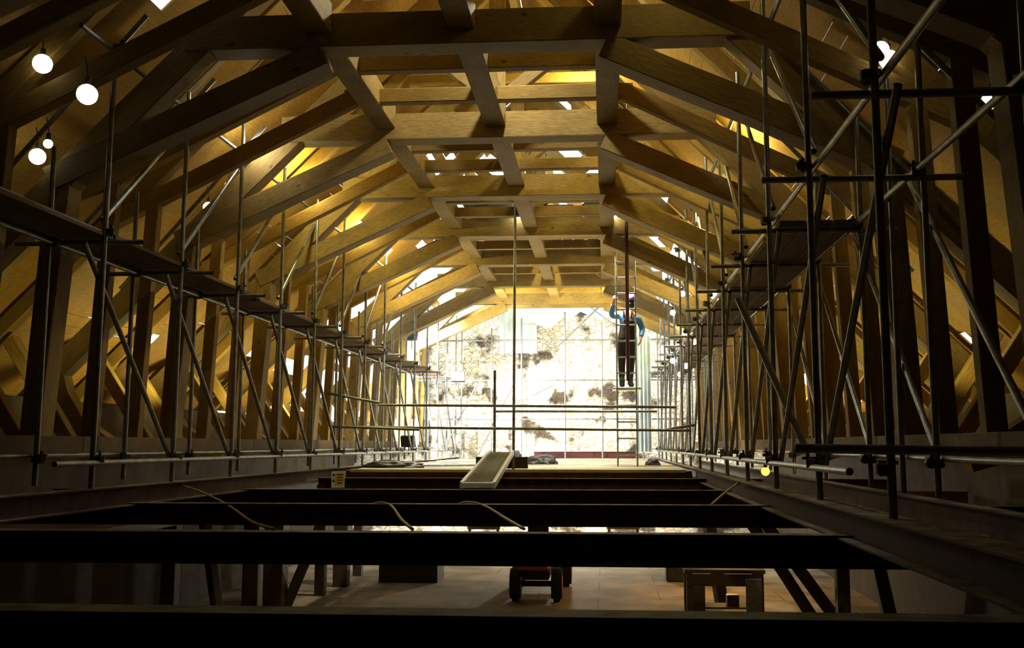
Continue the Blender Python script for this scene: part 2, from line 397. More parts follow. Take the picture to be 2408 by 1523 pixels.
# ------------------------------------------------------------------ steelwork
def ibeam(name, p0, p1, h, w, mat, parent=None, tf=.012, tw=.008):
    m, L = frame(p0, p1); bm = bmesh.new()
    boxbm(L, w, tf, 0, bm, (0, 0, h/2-tf/2)); boxbm(L, w, tf, 0, bm, (0, 0, -h/2+tf/2)); boxbm(L, tw, h-2*tf, 0, bm, (0, 0, 0))
    # weld into one body by an outline prism
    bm.free(); bm = bmesh.new()
    o = [(-w/2, h/2), (w/2, h/2), (w/2, h/2-tf), (tw/2, h/2-tf), (tw/2, -h/2+tf), (w/2, -h/2+tf), (w/2, -h/2), (-w/2, -h/2), (-w/2, -h/2+tf), (-tw/2, -h/2+tf), (-tw/2, h/2-tf), (-w/2, h/2-tf)]
    a = [bm.verts.new((-L/2, y, z)) for y, z in o]; b = [bm.verts.new((L/2, y, z)) for y, z in o]
    for i in range(12): bm.faces.new((a[i], a[(i+1) % 12], b[(i+1) % 12], b[i]))
    bm.faces.new(a); bm.faces.new(b)
    return finish(bm, name, mat, m, parent)
lbs = ['dusty steel cross beam along the very bottom edge, closest to the viewer', 'steel cross beam with light dusty top, in front of the floor gap', 'steel cross beam carrying the looped yellow hoses', 'steel cross beam holding the foot of the ribbed ramp']
lbs.append('added dark steel cross beam under the middle of the ramp, just before the bright deck')  # added beam, keeps the gap before the deck dark
for Y, lb in zip((3.36, 6.36, 9.36, 12.36, 15.36), lbs):
    zz = -.65 if Y < 15 else -.61
    o = ibeam('steel_cross_beam', (-7.0 if Y < 15 else -4.46, Y, zz), (4.3, Y, zz), .2, .15, M['steel']); tag(o, lb, 'steel beam', 'steel cross beams', 'thing')
    for k, x in enumerate((-4.55, 1.5)):      # bolts on top where girders cross
        pass
o = ibeam('steel_girder', (-4.55, 4.2, -.48), (-4.55, 30.8, -.48), .19, .18, M['steel']); tag(o, 'long steel girder under the left scaffold, carrying the yellow sign', 'steel girder', 'long steel girders', 'thing')
o = ibeam('steel_girder', (1.5, 2.5, -.48), (1.5, 30.8, -.48), .19, .2, M['steel']); tag(o, 'long dusty steel girder under the right scaffold', 'steel girder', 'long steel girders', 'thing')
o = ibeam('steel_girder', (2.32, 3.2, -.48), (2.32, 26, -.48), .19, .12, M['steel']); tag(o, 'outer steel girder on the right, beside the wall', 'steel girder', 'long steel girders', 'thing')
o = ibeam('steel_cross_beam', (-2.2, 30.6, -.31), (.9, 30.6, -.31), .2, .1, M['redpaint']); tag(o, 'short red steel beam at the foot of the stone gable', 'steel beam', None, 'thing')
# ------------------------------------------------------------------ scaffolds
def coupler_mesh():
    bm = bmesh.new()
    for ax in (0, 1):
        r = bmesh.ops.create_cone(bm, cap_ends=True, segments=8, radius1=.038, radius2=.038, depth=.055, matrix=Matrix.Translation((0, .024*(1 if ax else -1), 0)) @ (Matrix.Rotation(math.pi/2, 4, 'Y') if ax else Matrix()))
    boxbm(.075, .06, .05, 0, bm, (0, 0, 0)); boxbm(.02, .02, .11, 0, bm, (.042, .0, .02)); boxbm(.10, .018, .02, 0, bm, (.02, .03, .035))
    me = bpy.data.meshes.new('coupler'); bm.to_mesh(me); bm.free(); me.materials.append(M['coupler']); return me
CPL = coupler_mesh()
def coupler(p, parent):
    o = bpy.data.objects.new('coupler', CPL); COL.objects.link(o)
    place(o, Matrix.Translation(p) @ Matrix.Rotation(random.choice((0, .3, 1.57, -.4, 2.6)), 4, 'Z'), parent)
def lengths(name, p0, p1, parent, L=6.0):
    p0 = Vector(p0); p1 = Vector(p1); d = p1-p0; n = max(1, math.ceil(d.length/L))
    for i in range(n): tube(name, p0+d*(i/n), p0+d*((i+1)/n)-d.normalized()*.01, parent)
def scaffold(lab, s, xi, xo, Y0, dY, n, zb, zl, ztop, zl_o):
    t = empty('scaffold', (xi, Y0, zb), lab, 'scaffold', 'tube scaffolds along the hall', 'thing')
    Ys = [Y0+dY*i for i in range(n)]; nc = 0
    for i, Y in enumerate(Ys):
        top = ztop+.25 + (.1, -.08, .15, 0, -.05)[i % 5]
        if s < 0 and i == 0: top = 3.62
        tube('standard', (xi, Y, zb), (xi, Y+.02, top), t)
        zo = .9 if s < 0 else 0
        tube('standard', (xo, Y+.05, zb+.02), (xo, Y+.05, 2.75 if s < 0 else 3.05), t)
        z = zl-.09 if s > 0 else zl-.09
        tube('transom', (xi-s*.33, Y+.06, z), (xo+s*.32, Y+.06, z+.0), t)
        for z, x in ((zl, xi), (ztop, xi), (-.13, xi), (zl_o, xo), (-.13, xo)):
            if i < 9 or x == xi: coupler((x-s*.03, Y+.03, z), t); nc += 1
        if i < n-1:
            tube('brace', (xi+s*.05, Y-.25, zl-.15), (xi+s*.05, Y+dY*.82+.35, -.14), t)
            if i < 8: tube('brace', (xi+s*.05, Y+.05, zl+.12), (xi+s*.05, Y+dY+.1, ztop-.15), t)
    yend = Ys[-1]
    lengths('ledger', (xi+s*.05, Ys[0]-1.9, zl), (xi+s*.05, yend, zl), t)
    lengths('ledger', (xi+s*.05, Ys[0]-.5, ztop), (xi+s*.05, yend-3, ztop), t)
    lengths('ledger', (xi-s*.05, Ys[0]+(.7 if s > 0 else -.7), -.16), (xi-s*.05, yend, -.16), t)
    lengths('ledger', (xo-s*.05, Ys[0]-2.2, zl_o), (xo-s*.05, yend, zl_o), t)
    lengths('ledger', (xo+s*.05, Ys[0]-2.2, -.10), (xo+s*.05, yend, -.10), t)
    return t, Ys
SL, YL = scaffold('grey tube scaffold along the left wall with a boarded walkway', -1, -4.55, -5.10, 8.62, 1.65, 14, -.385, 1.93, 3.68, 1.84)
SR, YR = scaffold('grey tube scaffold along the right wall with boarded lifts', 1, 1.50, 2.33, 5.42, 1.8, 14, -.385, 2.03, 3.88, 1.99)
tube('standard', (2.33, 8.1, -.38), (2.33, 8.1, 3.0), SR)
for Y in (7.22, 9.05, 10.85, 12.65):      # raking tubes parallel to the roof slope
    tube('raking_tube', (1.42, Y+.1, 4.03), (3.35, Y+.1, 1.87), SR)
for Y in (8.62, 10.27, 11.92):
    tube('raking_tube', (-4.3, Y+.1, 4.03), (-6.1, Y+.1, 1.95), SL)
for i in (0, 1, 2, 3):                    # long counter braces in the outer row
    tube('brace', (2.38, YR[i]+2.4, 2.1), (2.38, YR[i]+.1, -.15), SR)
# boards on the walkways
def board(x, y0, y1, z, lab, grp, tilt=0, w=.225):
    o = beam('scaffold_board', (x, y0, z), (x+tilt, y1, z), .038, w, M['darkwood' if z > 4 else 'plank'], None, bev=.003, wob=.002)  # boards over the collars: darker wood carries the shade on their underside
    return tag(o, lab, 'scaffold board', grp, 'thing')
rown = {0: 'inner row', 1: 'middle row', 2: 'outer row'}
for k in range(3):
    y = 4.9; i = 0
    while y < 28:
        o = board(-4.66-k*.232 if k < 2 else -4.66-k*.232+.02, y, y+3.88, 1.885+.019+.04*(i % 2)*.5, f"brown scaffold board of the left walkway, {rown[k]}, {ORD[i]} length from the viewer", 'boards of the left walkway', w=.222 if k < 2 else .17)
        y += 3.92; i += 1
for k in range(3):
    y = 8.95; i = 0
    while y < 27:
        board(1.70+k*.24, y, y+3.88, 1.99+.012*(i % 2), f"brown scaffold board of the right lift, {rown[k]}, {ORD[i]} length from the viewer", 'boards of the right lift')
        y += 3.92; i += 1
# guard tubes across the hall at the deck edge
def gtube(px0, py0, px1, py1, Y, lab, Y1=None):
    a = at(px0, py0, Y=Y); b = at(px1, py1, Y=Y1 or Y)
    return tag(tube('scaffold_tube', a, b), lab, 'scaffold tube', 'guard tubes across the hall', 'thing')
gtube(785, 1003, 1622, 1012, 17.05, 'dark guard tube crossing the hall at knee height')
gtube(890, 952, 1590, 957, 17.05, 'pale guard tube crossing the hall at waist height')
gtube(1160, 967, 1545, 967, 17.9, 'second pale guard tube just below and behind the waist high one')
gtube(770, 924, 893, 947, 17.1, 'short bright tube slanting at the left end of the guard tubes')
gtube(775, 1002, 985, 1010, 16.9, 'short bright tube level at the left end of the dark guard tube')
gtube(1552, 1012, 1634, 999, 17.1, 'short pale tube at the right end of the dark guard tube')
tag(tube('scaffold_tube', (-1.59, 17.2, -.42), (-1.575, 17.25, 4.3)), 'tall upright tube in mid hall beside the ramp', 'scaffold tube', None, 'thing')
tag(tube('scaffold_tube', (-1.93, 17.3, -.42), (-1.93, 17.3, 1.29)), 'short upright tube behind the top of the ramp', 'scaffold tube', None, 'thing')
tag(tube('scaffold_tube', at(1735, 700, Y=8.7), at(1892, 1048, Y=8.7), mat=M['alu'], r=.03), 'bright slanting loose tube leaning in the right scaffold', 'scaffold tube', None, 'thing')
tag(tube('scaffold_tube', (1.0, 5.36, -.02), (3.4, 5.36, -.05), r=.026), 'thick looking level tube low at the right edge', 'scaffold tube', None, 'thing')
tag(tube('prop', (.41, 18.1, 1.15), (.41, 18.1, 4.18), mat=M['redpaint'], r=.034), 'dark red upright prop hanging in front of the ladder', 'prop', None, 'thing')
# loose platform boards over the collars
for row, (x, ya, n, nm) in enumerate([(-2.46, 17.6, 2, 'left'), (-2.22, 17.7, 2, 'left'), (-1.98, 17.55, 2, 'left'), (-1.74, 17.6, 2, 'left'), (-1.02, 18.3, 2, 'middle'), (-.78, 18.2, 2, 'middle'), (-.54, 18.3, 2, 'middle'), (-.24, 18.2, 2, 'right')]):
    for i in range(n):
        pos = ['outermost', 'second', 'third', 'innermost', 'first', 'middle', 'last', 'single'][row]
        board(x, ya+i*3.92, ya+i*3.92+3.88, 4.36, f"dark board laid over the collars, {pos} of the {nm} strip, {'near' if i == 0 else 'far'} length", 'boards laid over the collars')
for i, Y in enumerate((18.9, 19.6, 20.9, 22.0, 23.4, 24.9)):
    pass
# ------------------------------------------------------------------ far scaffold in front of the gable
t = empty('scaffold', (XC, 29.6, -.42), 'thin pale scaffold standing in front of the bright stone gable', 'scaffold', None, 'thing')
for x in (-5.4, -4.3, -3.4, -2.5, -1.2, -.1, 1.1, 2.2, 3.0):
    tube('standard', (x, 29.6+random.uniform(-.1, .1), -.42), (x, 29.6, min(3.7+random.uniform(-.4, .3), 6.9-abs(x-XC))), t, n=8)
for z in (.75, 1.9, 3.1):
    lengths('ledger', (XC-min(4.5, 6.7-z), 29.55, z), (XC+min(4.9, 6.7-z), 29.55, z), t)
tube('brace', at(1310, 815, Y=29.5), at(1410, 720, Y=29.5), t); tube('brace', at(1385, 720, Y=29.5), at(1450, 770, Y=29.5), t)
tube('brace', at(1250, 930, Y=29.5), at(1300, 905, Y=29.5), t)
for x in (-4.9, -3.8):
    tube('brace', (x, 29.65, -.3), (x+1.1, 29.65, 1.9), t)
# pale sheeting strips hung before the gable
def sheet(px0, px1, py0, py1, Y, lab):
    a = at(px0, py0, Y=Y); b = at(px1, py1, Y=Y); bm = bmesh.new(); n = 12; vs = []
    for j in range(2):
        for i in range(n+1):
            x = a.x+(b.x-a.x)*i/n; vs.append((x, Y+.05*math.sin(i*1.9)+.0, a.z if j == 0 else b.z))
    v = [bm.verts.new(p) for p in vs]
    for i in range(n): bm.faces.new((v[i], v[i+1], v[n+2+i], v[n+1+i]))
    r = bmesh.ops.extrude_face_region(bm, geom=bm.faces[:]); bmesh.ops.translate(bm, verts=[g for g in r['geom'] if isinstance(g, bmesh.types.BMVert)], vec=(0, .012, 0))
    return tag(finish(bm, 'plastic_sheet', M['sheet']), lab, 'sheet', 'pale sheets before the gable', 'thing')
sheet(1497, 1533, 790, 1062, 28.3, 'pale blue plastic sheet hanging right of the ladder')
sheet(1175, 1262, 720, 830, 30.4, 'pale blue sheet high on the gable left of centre')
sheet(925, 985, 985, 1045, 27.8, 'pale blue sheet low at the left of the gable')
# ------------------------------------------------------------------ ramp (ribbed staging) from beam to deck
def ramp_obj():
    a0 = at(1083, 1147, Y=12.42); a1 = at(1163, 1149, Y=12.42); b0 = at(1153, 1060, Y=17.3); b1 = at(1206, 1060, Y=17.3)
    a = (a0+a1)/2; b = (b0+b1)/2; a.z = -.50; b.z = -.13
    t = empty('ramp', a, 'pale ribbed metal ramp sloping up from a steel beam to the bright deck', 'ramp', None, 'thing')
    d = (b-a).normalized(); sd = Vector((0, 0, 1)).cross(d).normalized()*-1; L = (b-a).length; w = .40
    for s in (-1, 1):
        beam('side_rail', a+sd*s*w/2, b+sd*s*w/2, .09, .045, M['alu'], t)
    nn = 44
    for i in range(nn):
        c = a+d*(L*(i+.5)/nn); up = sd.cross(d)
        o = beam('rung', c-sd*(w/2-.02), c+sd*(w/2-.02), .02, .05, M['tread'], t, bev=.002)
    beam('end_rail', a-sd*(w/2), a+sd*(w/2), .07, .04, M['alu'], t)
    return t
ramp_obj()
tag(box('timber_baulk', (-1.8, 17.32, -.31), (.9, .12, .2), M['darkwood']), 'short dark timber block under the top of the ramp', 'timber block')
# ------------------------------------------------------------------ ladder + person
def ladder():
    t = empty('ladder', (.41, 19.4, -.42), 'tall narrow ladder standing on the deck below the climbing man', 'ladder', None, 'thing')
    Yt = 19.62
    def P(x, z): return Vector((x, 19.35+(Yt-19.35)*(z+.42)/4.5, z))
    for x in (.225, .60):
        tube('rail', P(x, -.42), P(x, 4.05), t, mat=M['tube'], r=.017)
    z = -.2
    while z < 4.0:
        tube('rung', P(.235, z), P(.59, z), t, mat=M['tube'], r=.017, n=8); z += .317
    return t
ladder()
o = box('foot_plank', (.42, 19.78, 1.09), (.56, .62, .045), M['alu'], None); tag(o, 'short pale plank hooked on the ladder under the man', 'plank', None, 'thing')
def skin(name, verts, edges, mat, parent, root=0, sub=2):
    me = bpy.data.meshes.new(name); me.from_pydata([v[0] for v in verts], edges, []); me.materials.append(mat)
    o = bpy.data.objects.new(name, me); COL.objects.link(o); place(o, Matrix(), parent)
    md = o.modifiers.new('skin', 'SKIN'); md.use_smooth_shade = True
    sv = me.skin_vertices[0].data
    for i, v in enumerate(verts):
        r = v[1] if isinstance(v[1], tuple) else (v[1], v[1]); sv[i].radius = r; sv[i].use_root = (i == root)
    s = o.modifiers.new('sub', 'SUBSURF'); s.levels = s.render_levels = sub
    return o
def person():
    px, py, pz = .45, 19.86, 1.13; K = 1.03
    t = empty('person', (px, py, pz), 'man in blue shirt and dark overalls standing behind the ladder, left hand raised', 'person', None, 'thing')
    def v(x, y, z, r): return (Vector((px+x*K, py+y*K, pz+z*K)), r)
    # view from behind (faces away); x right, y away, z up
    V = [v(0, 0, .95, (.15, .11)), v(.0, .0, 1.10, (.14, .10)), v(.0, -.01, 1.27, (.155, .11)), v(.01, -.01, 1.42, (.13, .09)), v(.035, .0, 1.50, .055), v(.06, .02, 1.56, .055),
         v(.075, .03, 1.63, (.085, .095)), v(.08, .03, 1.72, (.08, .09)),
         v(-.10, 0, .88, .10), v(-.12, .01, .50, .066), v(-.12, -.01, .10, .042), v(-.12, .12, .03, .036),
         v(.09, 0, .88, .10), v(.06, -.03, .50, .066), v(.04, -.01, .10, .042), v(.07, .12, .03, .036),
         v(-.17, 0, 1.41, .062), v(-.30, -.06, 1.38, .050), v(-.31, -.10, 1.41, .048), v(-.26, -.22, 1.64, .034), v(-.245, -.24, 1.69, .03),
         v(.20, 0, 1.38, .062), v(.285, .02, 1.13, .050), v(.285, .0, 1.10, .048), v(.24, -.10, .90, .032), v(.225, -.12, .86, .028)]
    E_ = [(0, 1), (1, 2), (2, 3), (3, 4), (4, 5), (5, 6), (6, 7), (0, 8), (8, 9), (9, 10), (10, 11), (0, 12), (12, 13), (13, 14), (14, 15),
          (3, 16), (16, 17), (17, 18), (18, 19), (19, 20), (3, 21), (21, 22), (22, 23), (23, 24), (24, 25)]
    # fingers and thumb on each hand
    for wr, base, up in ((20, Vector((px-.252, py-.247, pz+1.74)), Vector((0, .02, .075))), (25, Vector((px+.232, py-.124, pz+.886)), Vector((-.03, -.03, -.065)))):
        side = Vector((1, 0, 0)) if wr == 20 else Vector((.4, .9, 0)).normalized()
        for k, (o_, l) in enumerate(((-.027, .8), (-.009, 1.0), (.009, .95), (.027, .75))):
            a = base+side*o_+up*.45*l; b = base+side*o_+up*.95*l+Vector((0, .02 if wr == 20 else .0, 0)); c = b+Vector((.01, .022, -.004))
            i = len(V); V += [(a, .0095), (b, .009), (c, .0085)]; E_ += [(wr, i), (i, i+1), (i+1, i+2)]
        a = base+side*.04+up*.15; b = a+side*.018+up*.35; i = len(V); V += [(a, .011), (b, .0095)]; E_ += [(wr, i), (i, i+1)]
    skin('body', V, E_, M['skin'], t)
    # face on the far side
    bm = bmesh.new(); bmesh.ops.create_icosphere(bm, subdivisions=1, radius=.016, matrix=Matrix.Translation((px+.08, py+.125, pz+1.655*K)))
    finish(bm, 'nose', M['skin'], Matrix(), t, True)
    # shirt
    S = [v(0, 0, .98, (.165, .125)), v(0, 0, 1.12, (.16, .12)), v(0, -.01, 1.28, (.175, .13)), v(.01, -.01, 1.43, (.145, .105)),
         v(-.16, 0, 1.41, .085), v(-.295, -.06, 1.38, .066), v(-.31, -.10, 1.42, .062), v(-.268, -.20, 1.60, .046),
         v(.19, 0, 1.39, .085), v(.285, .02, 1.15, .066), v(.285, .0, 1.09, .062), v(.248, -.08, .95, .046)]
    skin('shirt', S, [(0, 1), (1, 2), (2, 3), (3, 4), (4, 5), (5, 6), (6, 7), (3, 8), (8, 9), (9, 10), (10, 11)], M['blue'], t)
    # overalls with bib and straps
    O = [v(0, 0, .95, (.175, .135)), v(0, -.005, 1.10, (.172, .135)), v(0, -.015, 1.26, (.17, .142)), v(.0, -.02, 1.34, (.13, .13)),
         v(-.10, 0, .86, .118), v(-.12, .01, .50, .082), v(-.12, -.005, .13, .062),
         v(.09, 0, .86, .118), v(.06, -.03, .50, .082), v(.04, -.01, .13, .062)]
    skin('overalls', O, [(0, 1), (1, 2), (2, 3), (0, 4), (4, 5), (5, 6), (0, 7), (7, 8), (8, 9)], M['dungaree'], t)
    for s in (-1, 1):
        curve('strap', [Vector((px+s*.07, py-.13, pz+1.33*K)), Vector((px+s*.08, py-.12, pz+1.45*K)), Vector((px+s*.08, py-.02, pz+1.53*K)), Vector((px+s*.07, py+.09, pz+1.42*K))], .016, M['dungaree'], t)
    for x, y0 in ((-.12, .0), (.045, 0)):
        bm = bmesh.new(); bmesh.ops.create_uvsphere(bm, u_segments=12, v_segments=8, radius=1, matrix=Matrix.Translation((px+x+(.02 if x > 0 else 0), py+.05, pz+.05)) @ Matrix.Diagonal((.055, .14, .055, 1)))
        cyl(bm, (px+x, py-.02, pz+.05), (px+x, py-.01, pz+.2), .055, 12)
        finish(bm, 'boot', M['black'], Matrix(), t, True)
    bm = bmesh.new(); bmesh.ops.create_uvsphere(bm, u_segments=16, v_segments=10, radius=1, matrix=Matrix.Translation((px+.08, py+.03, pz+1.72*K)) @ Matrix.Diagonal((.115, .135, .12, 1)))
    for v_ in bm.verts:
        if v_.co.z < pz+1.69*K: v_.co.z = pz+1.69*K-(pz+1.69*K-v_.co.z)*.12
    finish(bm, 'helmet', M['helmet'], Matrix(), t, True)
    bm = bmesh.new(); bmesh.ops.create_uvsphere(bm, u_segments=12, v_segments=8, radius=1, matrix=Matrix.Translation((px+.075, py+.01, pz+1.62*K)) @ Matrix.Diagonal((.095, .095, .085, 1)))
    finish(bm, 'hair', M['hair'], Matrix(), t, True)
person()
# ------------------------------------------------------------------ things on the deck
def heap(name, loc, size, mat, seed, lab, cat):
    from mathutils import noise
    bm = bmesh.new(); bmesh.ops.create_icosphere(bm, subdivisions=4, radius=1)
    for v in bm.verts:
        d = noise.fractal(v.co*1.6+Vector((seed, 0, 0)), .8, 2.1, 4); v.co *= 1+.35*d
        v.co = Vector((v.co.x*size[0], v.co.y*size[1], max(v.co.z, -.25)*size[2]+.25*size[2]))
    return tag(finish(bm, name, mat, Matrix.Translation(loc), None, True), lab, cat, None, 'thing')
heap('tarpaulin', (-1.42, 21.4, -.42), (.42, .3, .15), M['tarp'], 3, 'crumpled black tarpaulin lying on the bright deck right of the ramp', 'tarpaulin')
heap('tool_bag', (-1.95, 21.9, -.42), (.12, .12, .22), M['tarp'], 8, 'small black tool bag beside the crumpled tarpaulin', 'bag')
heap('tool_bag', (.95, 20.6, -.42), (.16, .1, .1), M['tarp'], 12, 'small black bag on the deck near the right girder', 'bag')
heap('tarpaulin', (-3.9, 18.1, -.42), (.55, .25, .1), M['tarp'], 21, 'flat dark tarpaulin on the deck left of the ramp', 'tarpaulin')
for i, (x, y, dx) in enumerate(((-3.0, 18.6, 1.1), (-3.3, 19.3, .8), (-3.6, 20.2, .9))):
    tag(tube('scaffold_tube', (x-dx, y, -.39), (x+dx*.5, y+.5, -.39)), f"loose tube lying on the left of the deck, {['nearest', 'middle', 'farthest'][i]} of three", 'scaffold tube', 'loose tubes on the deck', 'thing')
# dark bundles resting over the collars
tag(box('dark_bundle', (-2.05, 18.05, 4.62), (.85, .5, .34), M['tarp'], None, .04), 'dark wrapped bundle on the boards over the left of the collars', 'bundle', 'dark bundles over the collars', 'thing')
tag(box('dark_bundle', (-.86, 18.9, 4.47), (.62, .7, .16), M['tarp'], None, .04), 'flat dark bundle on the middle boards over the collars', 'bundle', 'dark bundles over the collars', 'thing')
tag(box('dark_bundle', (-.2, 18.7, 4.47), (.42, .6, .16), M['tarp'], None, .04), 'small flat dark bundle on the right boards over the collars', 'bundle', 'dark bundles over the collars', 'thing')
# ------------------------------------------------------------------ yellow hoses
def hose(pts, lab):
    tag(curve('hose', pts, .011, M['yellow']), lab, 'hose', 'yellow hoses over the steel beams', 'thing')
hose([at(413, 1137, Y=10.6), at(470, 1155, Y=10.0), at(535, 1187, Y=9.36), at(590, 1225, Y=7.7), at(645, 1244, Y=6.4)], 'yellow hose sagging from the left girder to the near beam')
hose([at(870, 1188, Y=9.38), at(893, 1181, Y=9.36), at(920, 1189, Y=9.2), at(943, 1220, Y=7.6), at(970, 1244, Y=6.42)], 'short yellow hose looping between two beams, left of the ramp')
hose([at(1077, 1186, Y=9.4), at(1100, 1180, Y=9.36), at(1140, 1189, Y=9.2), at(1190, 1219, Y=7.6), at(1232, 1243, Y=6.42)], 'long yellow hose looping between two beams below the ramp')
hose([at(1672, 1187, Y=9.36), at(1705, 1158, Y=10.1), at(1738, 1134, Y=11.0), at(1752, 1128, Y=11.4)], 'yellow hose rising onto the right girder')
# ------------------------------------------------------------------ warning sign on the left girder
def sign():
    c = at(795, 1127, Y=15.24)
    t = empty('warning_sign', c, 'small yellow warning sign hung where the left girder meets a cross beam', 'sign', None, 'thing')
    R = Matrix.Translation(c) @ Matrix.Rotation(math.radians(18), 4, 'Z')
    def b(n, x, y, z, sx, sy, sz, m, par): return finish(boxbm(sx, sy, sz, .0005), n, m, R @ Matrix.Translation((x, y, z)), par)
    pl = b('sign_plate', 0, 0, 0, .20, .008, .25, M['white'], t)
    b('sign_panel', .022, -.006, .01, .14, .004, .20, M['signy'], t)
    for k in range(4): b('text_line', .025, -.010, .075-.042*k, (.10, .085, .095, .07)[k], .003, .014, M['ink'], t)
    for k in range(2): b('symbol', -.07, -.007, .07-.09*k, .03, .003, .035, M['ink'], t)
sign()
# ------------------------------------------------------------------ lower floor: dumper, props, workbench
def dumper():
    x0, y0, z0 = -1.37, 19.7, -3.0
    t = empty('site_dumper', (x0, y0, z0), 'small orange site dumper with black tyres on the lower floor', 'dumper', None, 'thing')
    for (x, y, r, w) in ((-.40, 0, .33, .2), (.40, 0, .33, .2), (-.5, 2.1, .36, .22), (.5, 2.1, .36, .22)):
        bm = bmesh.new(); c = Vector((x0+x, y0+y, z0+r))
        cyl(bm, c-Vector((w/2, 0, 0)), c+Vector((w/2, 0, 0)), r, 24)
        bmesh.ops.bevel(bm, geom=[e for e in bm.edges if len(e.link_faces) == 2 and any(len(f.verts) > 4 for f in e.link_faces)], offset=.04, segments=2, affect='EDGES')
        w_ = finish(bm, 'wheel', M['black'], Matrix(), t)
        bm = bmesh.new(); cyl(bm, c-Vector((w/2+.01, 0, 0)), c+Vector((w/2+.01, 0, 0)), r*.45, 16); finish(bm, 'hub', M['orange'], Matrix(), w_)
    box('axle', (x0, y0, z0+.33), (.75, .1, .1), M['black'], t)
    box('axle', (x0, y0+2.1, z0+.36), (.9, .1, .1), M['black'], t)
    box('chassis', (x0, y0+1.05, z0+.5), (.5, 2.5, .16), M['black'], t)
    # engine hood, tapering
    bm = boxbm(.62, 1.0, .5, .03)
    for v in bm.verts:
        if v.co.z > 0: v.co.x *= .8
        if v.co.y < 0 and v.co.z > 0: v.co.z -= .12
    finish(bm, 'engine_cover', M['orange'], Matrix.Translation((x0-.05, y0+.25, z0+.85)), t)
    # skip: open tapered tub
    bm = bmesh.new(); b = [(-.4, 1.3, .62), (.4, 1.3, .62), (.4, 2.4, .62), (-.4, 2.4, .62)]; tp = [(-.62, 1.1, 1.15), (.62, 1.1, 1.15), (.62, 2.75, 1.05), (-.62, 2.75, 1.05)]
    B_ = [bm.verts.new((x0+x, y0+y, z0+z)) for x, y, z in b]; T_ = [bm.verts.new((x0+x, y0+y, z0+z)) for x, y, z in tp]
    bm.faces.new(B_)
    for i in range(4): bm.faces.new((B_[i], B_[(i+1) % 4], T_[(i+1) % 4], T_[i]))
    o = finish(bm, 'skip', M['orange'], Matrix(), t); so = o.modifiers.new('thick', 'SOLIDIFY'); so.thickness = .03
    box('seat', (x0, y0+.75, z0+1.05), (.42, .36, .08), M['black'], t, .02)
    box('seat_back', (x0, y0+.6, z0+1.25), (.42, .08, .36), M['black'], t, .02)
    tube('steering_column', (x0, y0+1.2, z0+.7), (x0, y0+1.02, z0+1.3), t, M['black'], .02)
    bm = bmesh.new(); 
    for i in range(20):
        a = i/20*2*math.pi; b2 = (i+1)/20*2*math.pi; m_ = Matrix.Rotation(-.3, 3, 'X')
        cyl(bm, Vector((x0, y0+1.02, z0+1.3))+m_ @ Vector((.16*math.cos(a), .16*math.sin(a), 0)), Vector((x0, y0+1.02, z0+1.3))+m_ @ Vector((.16*math.cos(b2), .16*math.sin(b2), 0)), .014, 6)
    finish(bm, 'steering_wheel', M['black'], Matrix(), t)
    box('number_plate', (x0+.1, y0-.27, z0+.78), (.16, .01, .1), M['white'], t, .001)
dumper()
def post(p, h, w, lab, mat=None, lean=(0, 0)):
    o = beam('timber_prop', (p[0], p[1], -3.0), (p[0]+lean[0], p[1]+lean[1], -3.0+h), w, w, mat or M['darkwood']); tag(o, lab, 'prop', 'timber props under the left scaffold', 'thing')
post((-5.74, 20.1), 2.2, .2, 'dark upright prop below the left scaffold, right of the thick pair')
post((-5.66, 21.4), 2.2, .3, 'wide dark upright prop below, second right of the thick pair')
post((-5.75, 23.2), 2.2, .2, 'slim dark prop below, farthest along the left')
post((-6.25, 17.6), 2.2, .28, 'thick dark prop below, left of the pair')
post((-5.80, 17.5), 2.2, .34, 'thick dark prop below, right of the pair')
post((-6.8, 17.5), 2.2, .16, 'thin dark prop leaning left of the thick pair', lean=(-.55, .3))
post((-5.7, 17.6), 2.2, .18, 'dark brace leaning right from the thick pair', lean=(.85, .2))
post((-7.3, 16.6), 2.2, .24, 'dark prop near the left wall below')
for i, (a, b) in enumerate((((2.15, 19.4, -3.0), (1.9, 20.2, -.7)), ((3.6, 18.4, -3.0), (2.2, 18.6, -.75)), ((3.9, 17.5, -3.0), (2.3, 17.7, -.75)), ((3.75, 16.6, -3), (3.75, 16.6, -.75)), ((4.5, 16.5, -3), (4.1, 16.6, -.75)))):
    o = beam('raking_shore', a, b, .2, .2, M['darkwood']); tag(o, ['dark shore behind the workbench', 'dark shore slanting just right of the workbench', 'dark shore slanting second right of the workbench', 'dark upright prop right of the slanting shores', 'dark leaning prop by the right wall below'][i], 'shore', 'shores below the right scaffold', 'thing')
def bench():
    y = 17.2; a = at(1610, 1343, Y=y); x0 = a.x; x1 = at(1800, 1343, Y=y).x; z = -2.08
    t = empty('workbench', ((x0+x1)/2, y, -3.0), 'timber workbench on the lower floor at the right', 'workbench', None, 'thing')
    box('bench_top', ((x0+x1)/2, y+.35, z-.03), (x1-x0, .7, .06), M['plank'], t)
    box('apron', ((x0+x1)/2, y+.02, z-.17), (x1-x0-.1, .04, .2), M['plank'], t)
    for x in (x0+.08, x1-.08):
        for yy in (y+.06, y+.62): beam('leg', (x, yy, -3.0), (x, yy, z-.06), .1, .1, M['plank'], t, bev=.004)
    box('shelf', ((x0+x1)/2, y+.35, -2.72), (x1-x0-.2, .5, .03), M['plank'], t)
    return x0, x1, y
bx0, bx1, by = bench()
tag(box('red_box', (bx0+.82, by+.3, -2.61), (.2, .2, .18), M['redpaint'], None, .01), 'small red box on the workbench shelf', 'box')
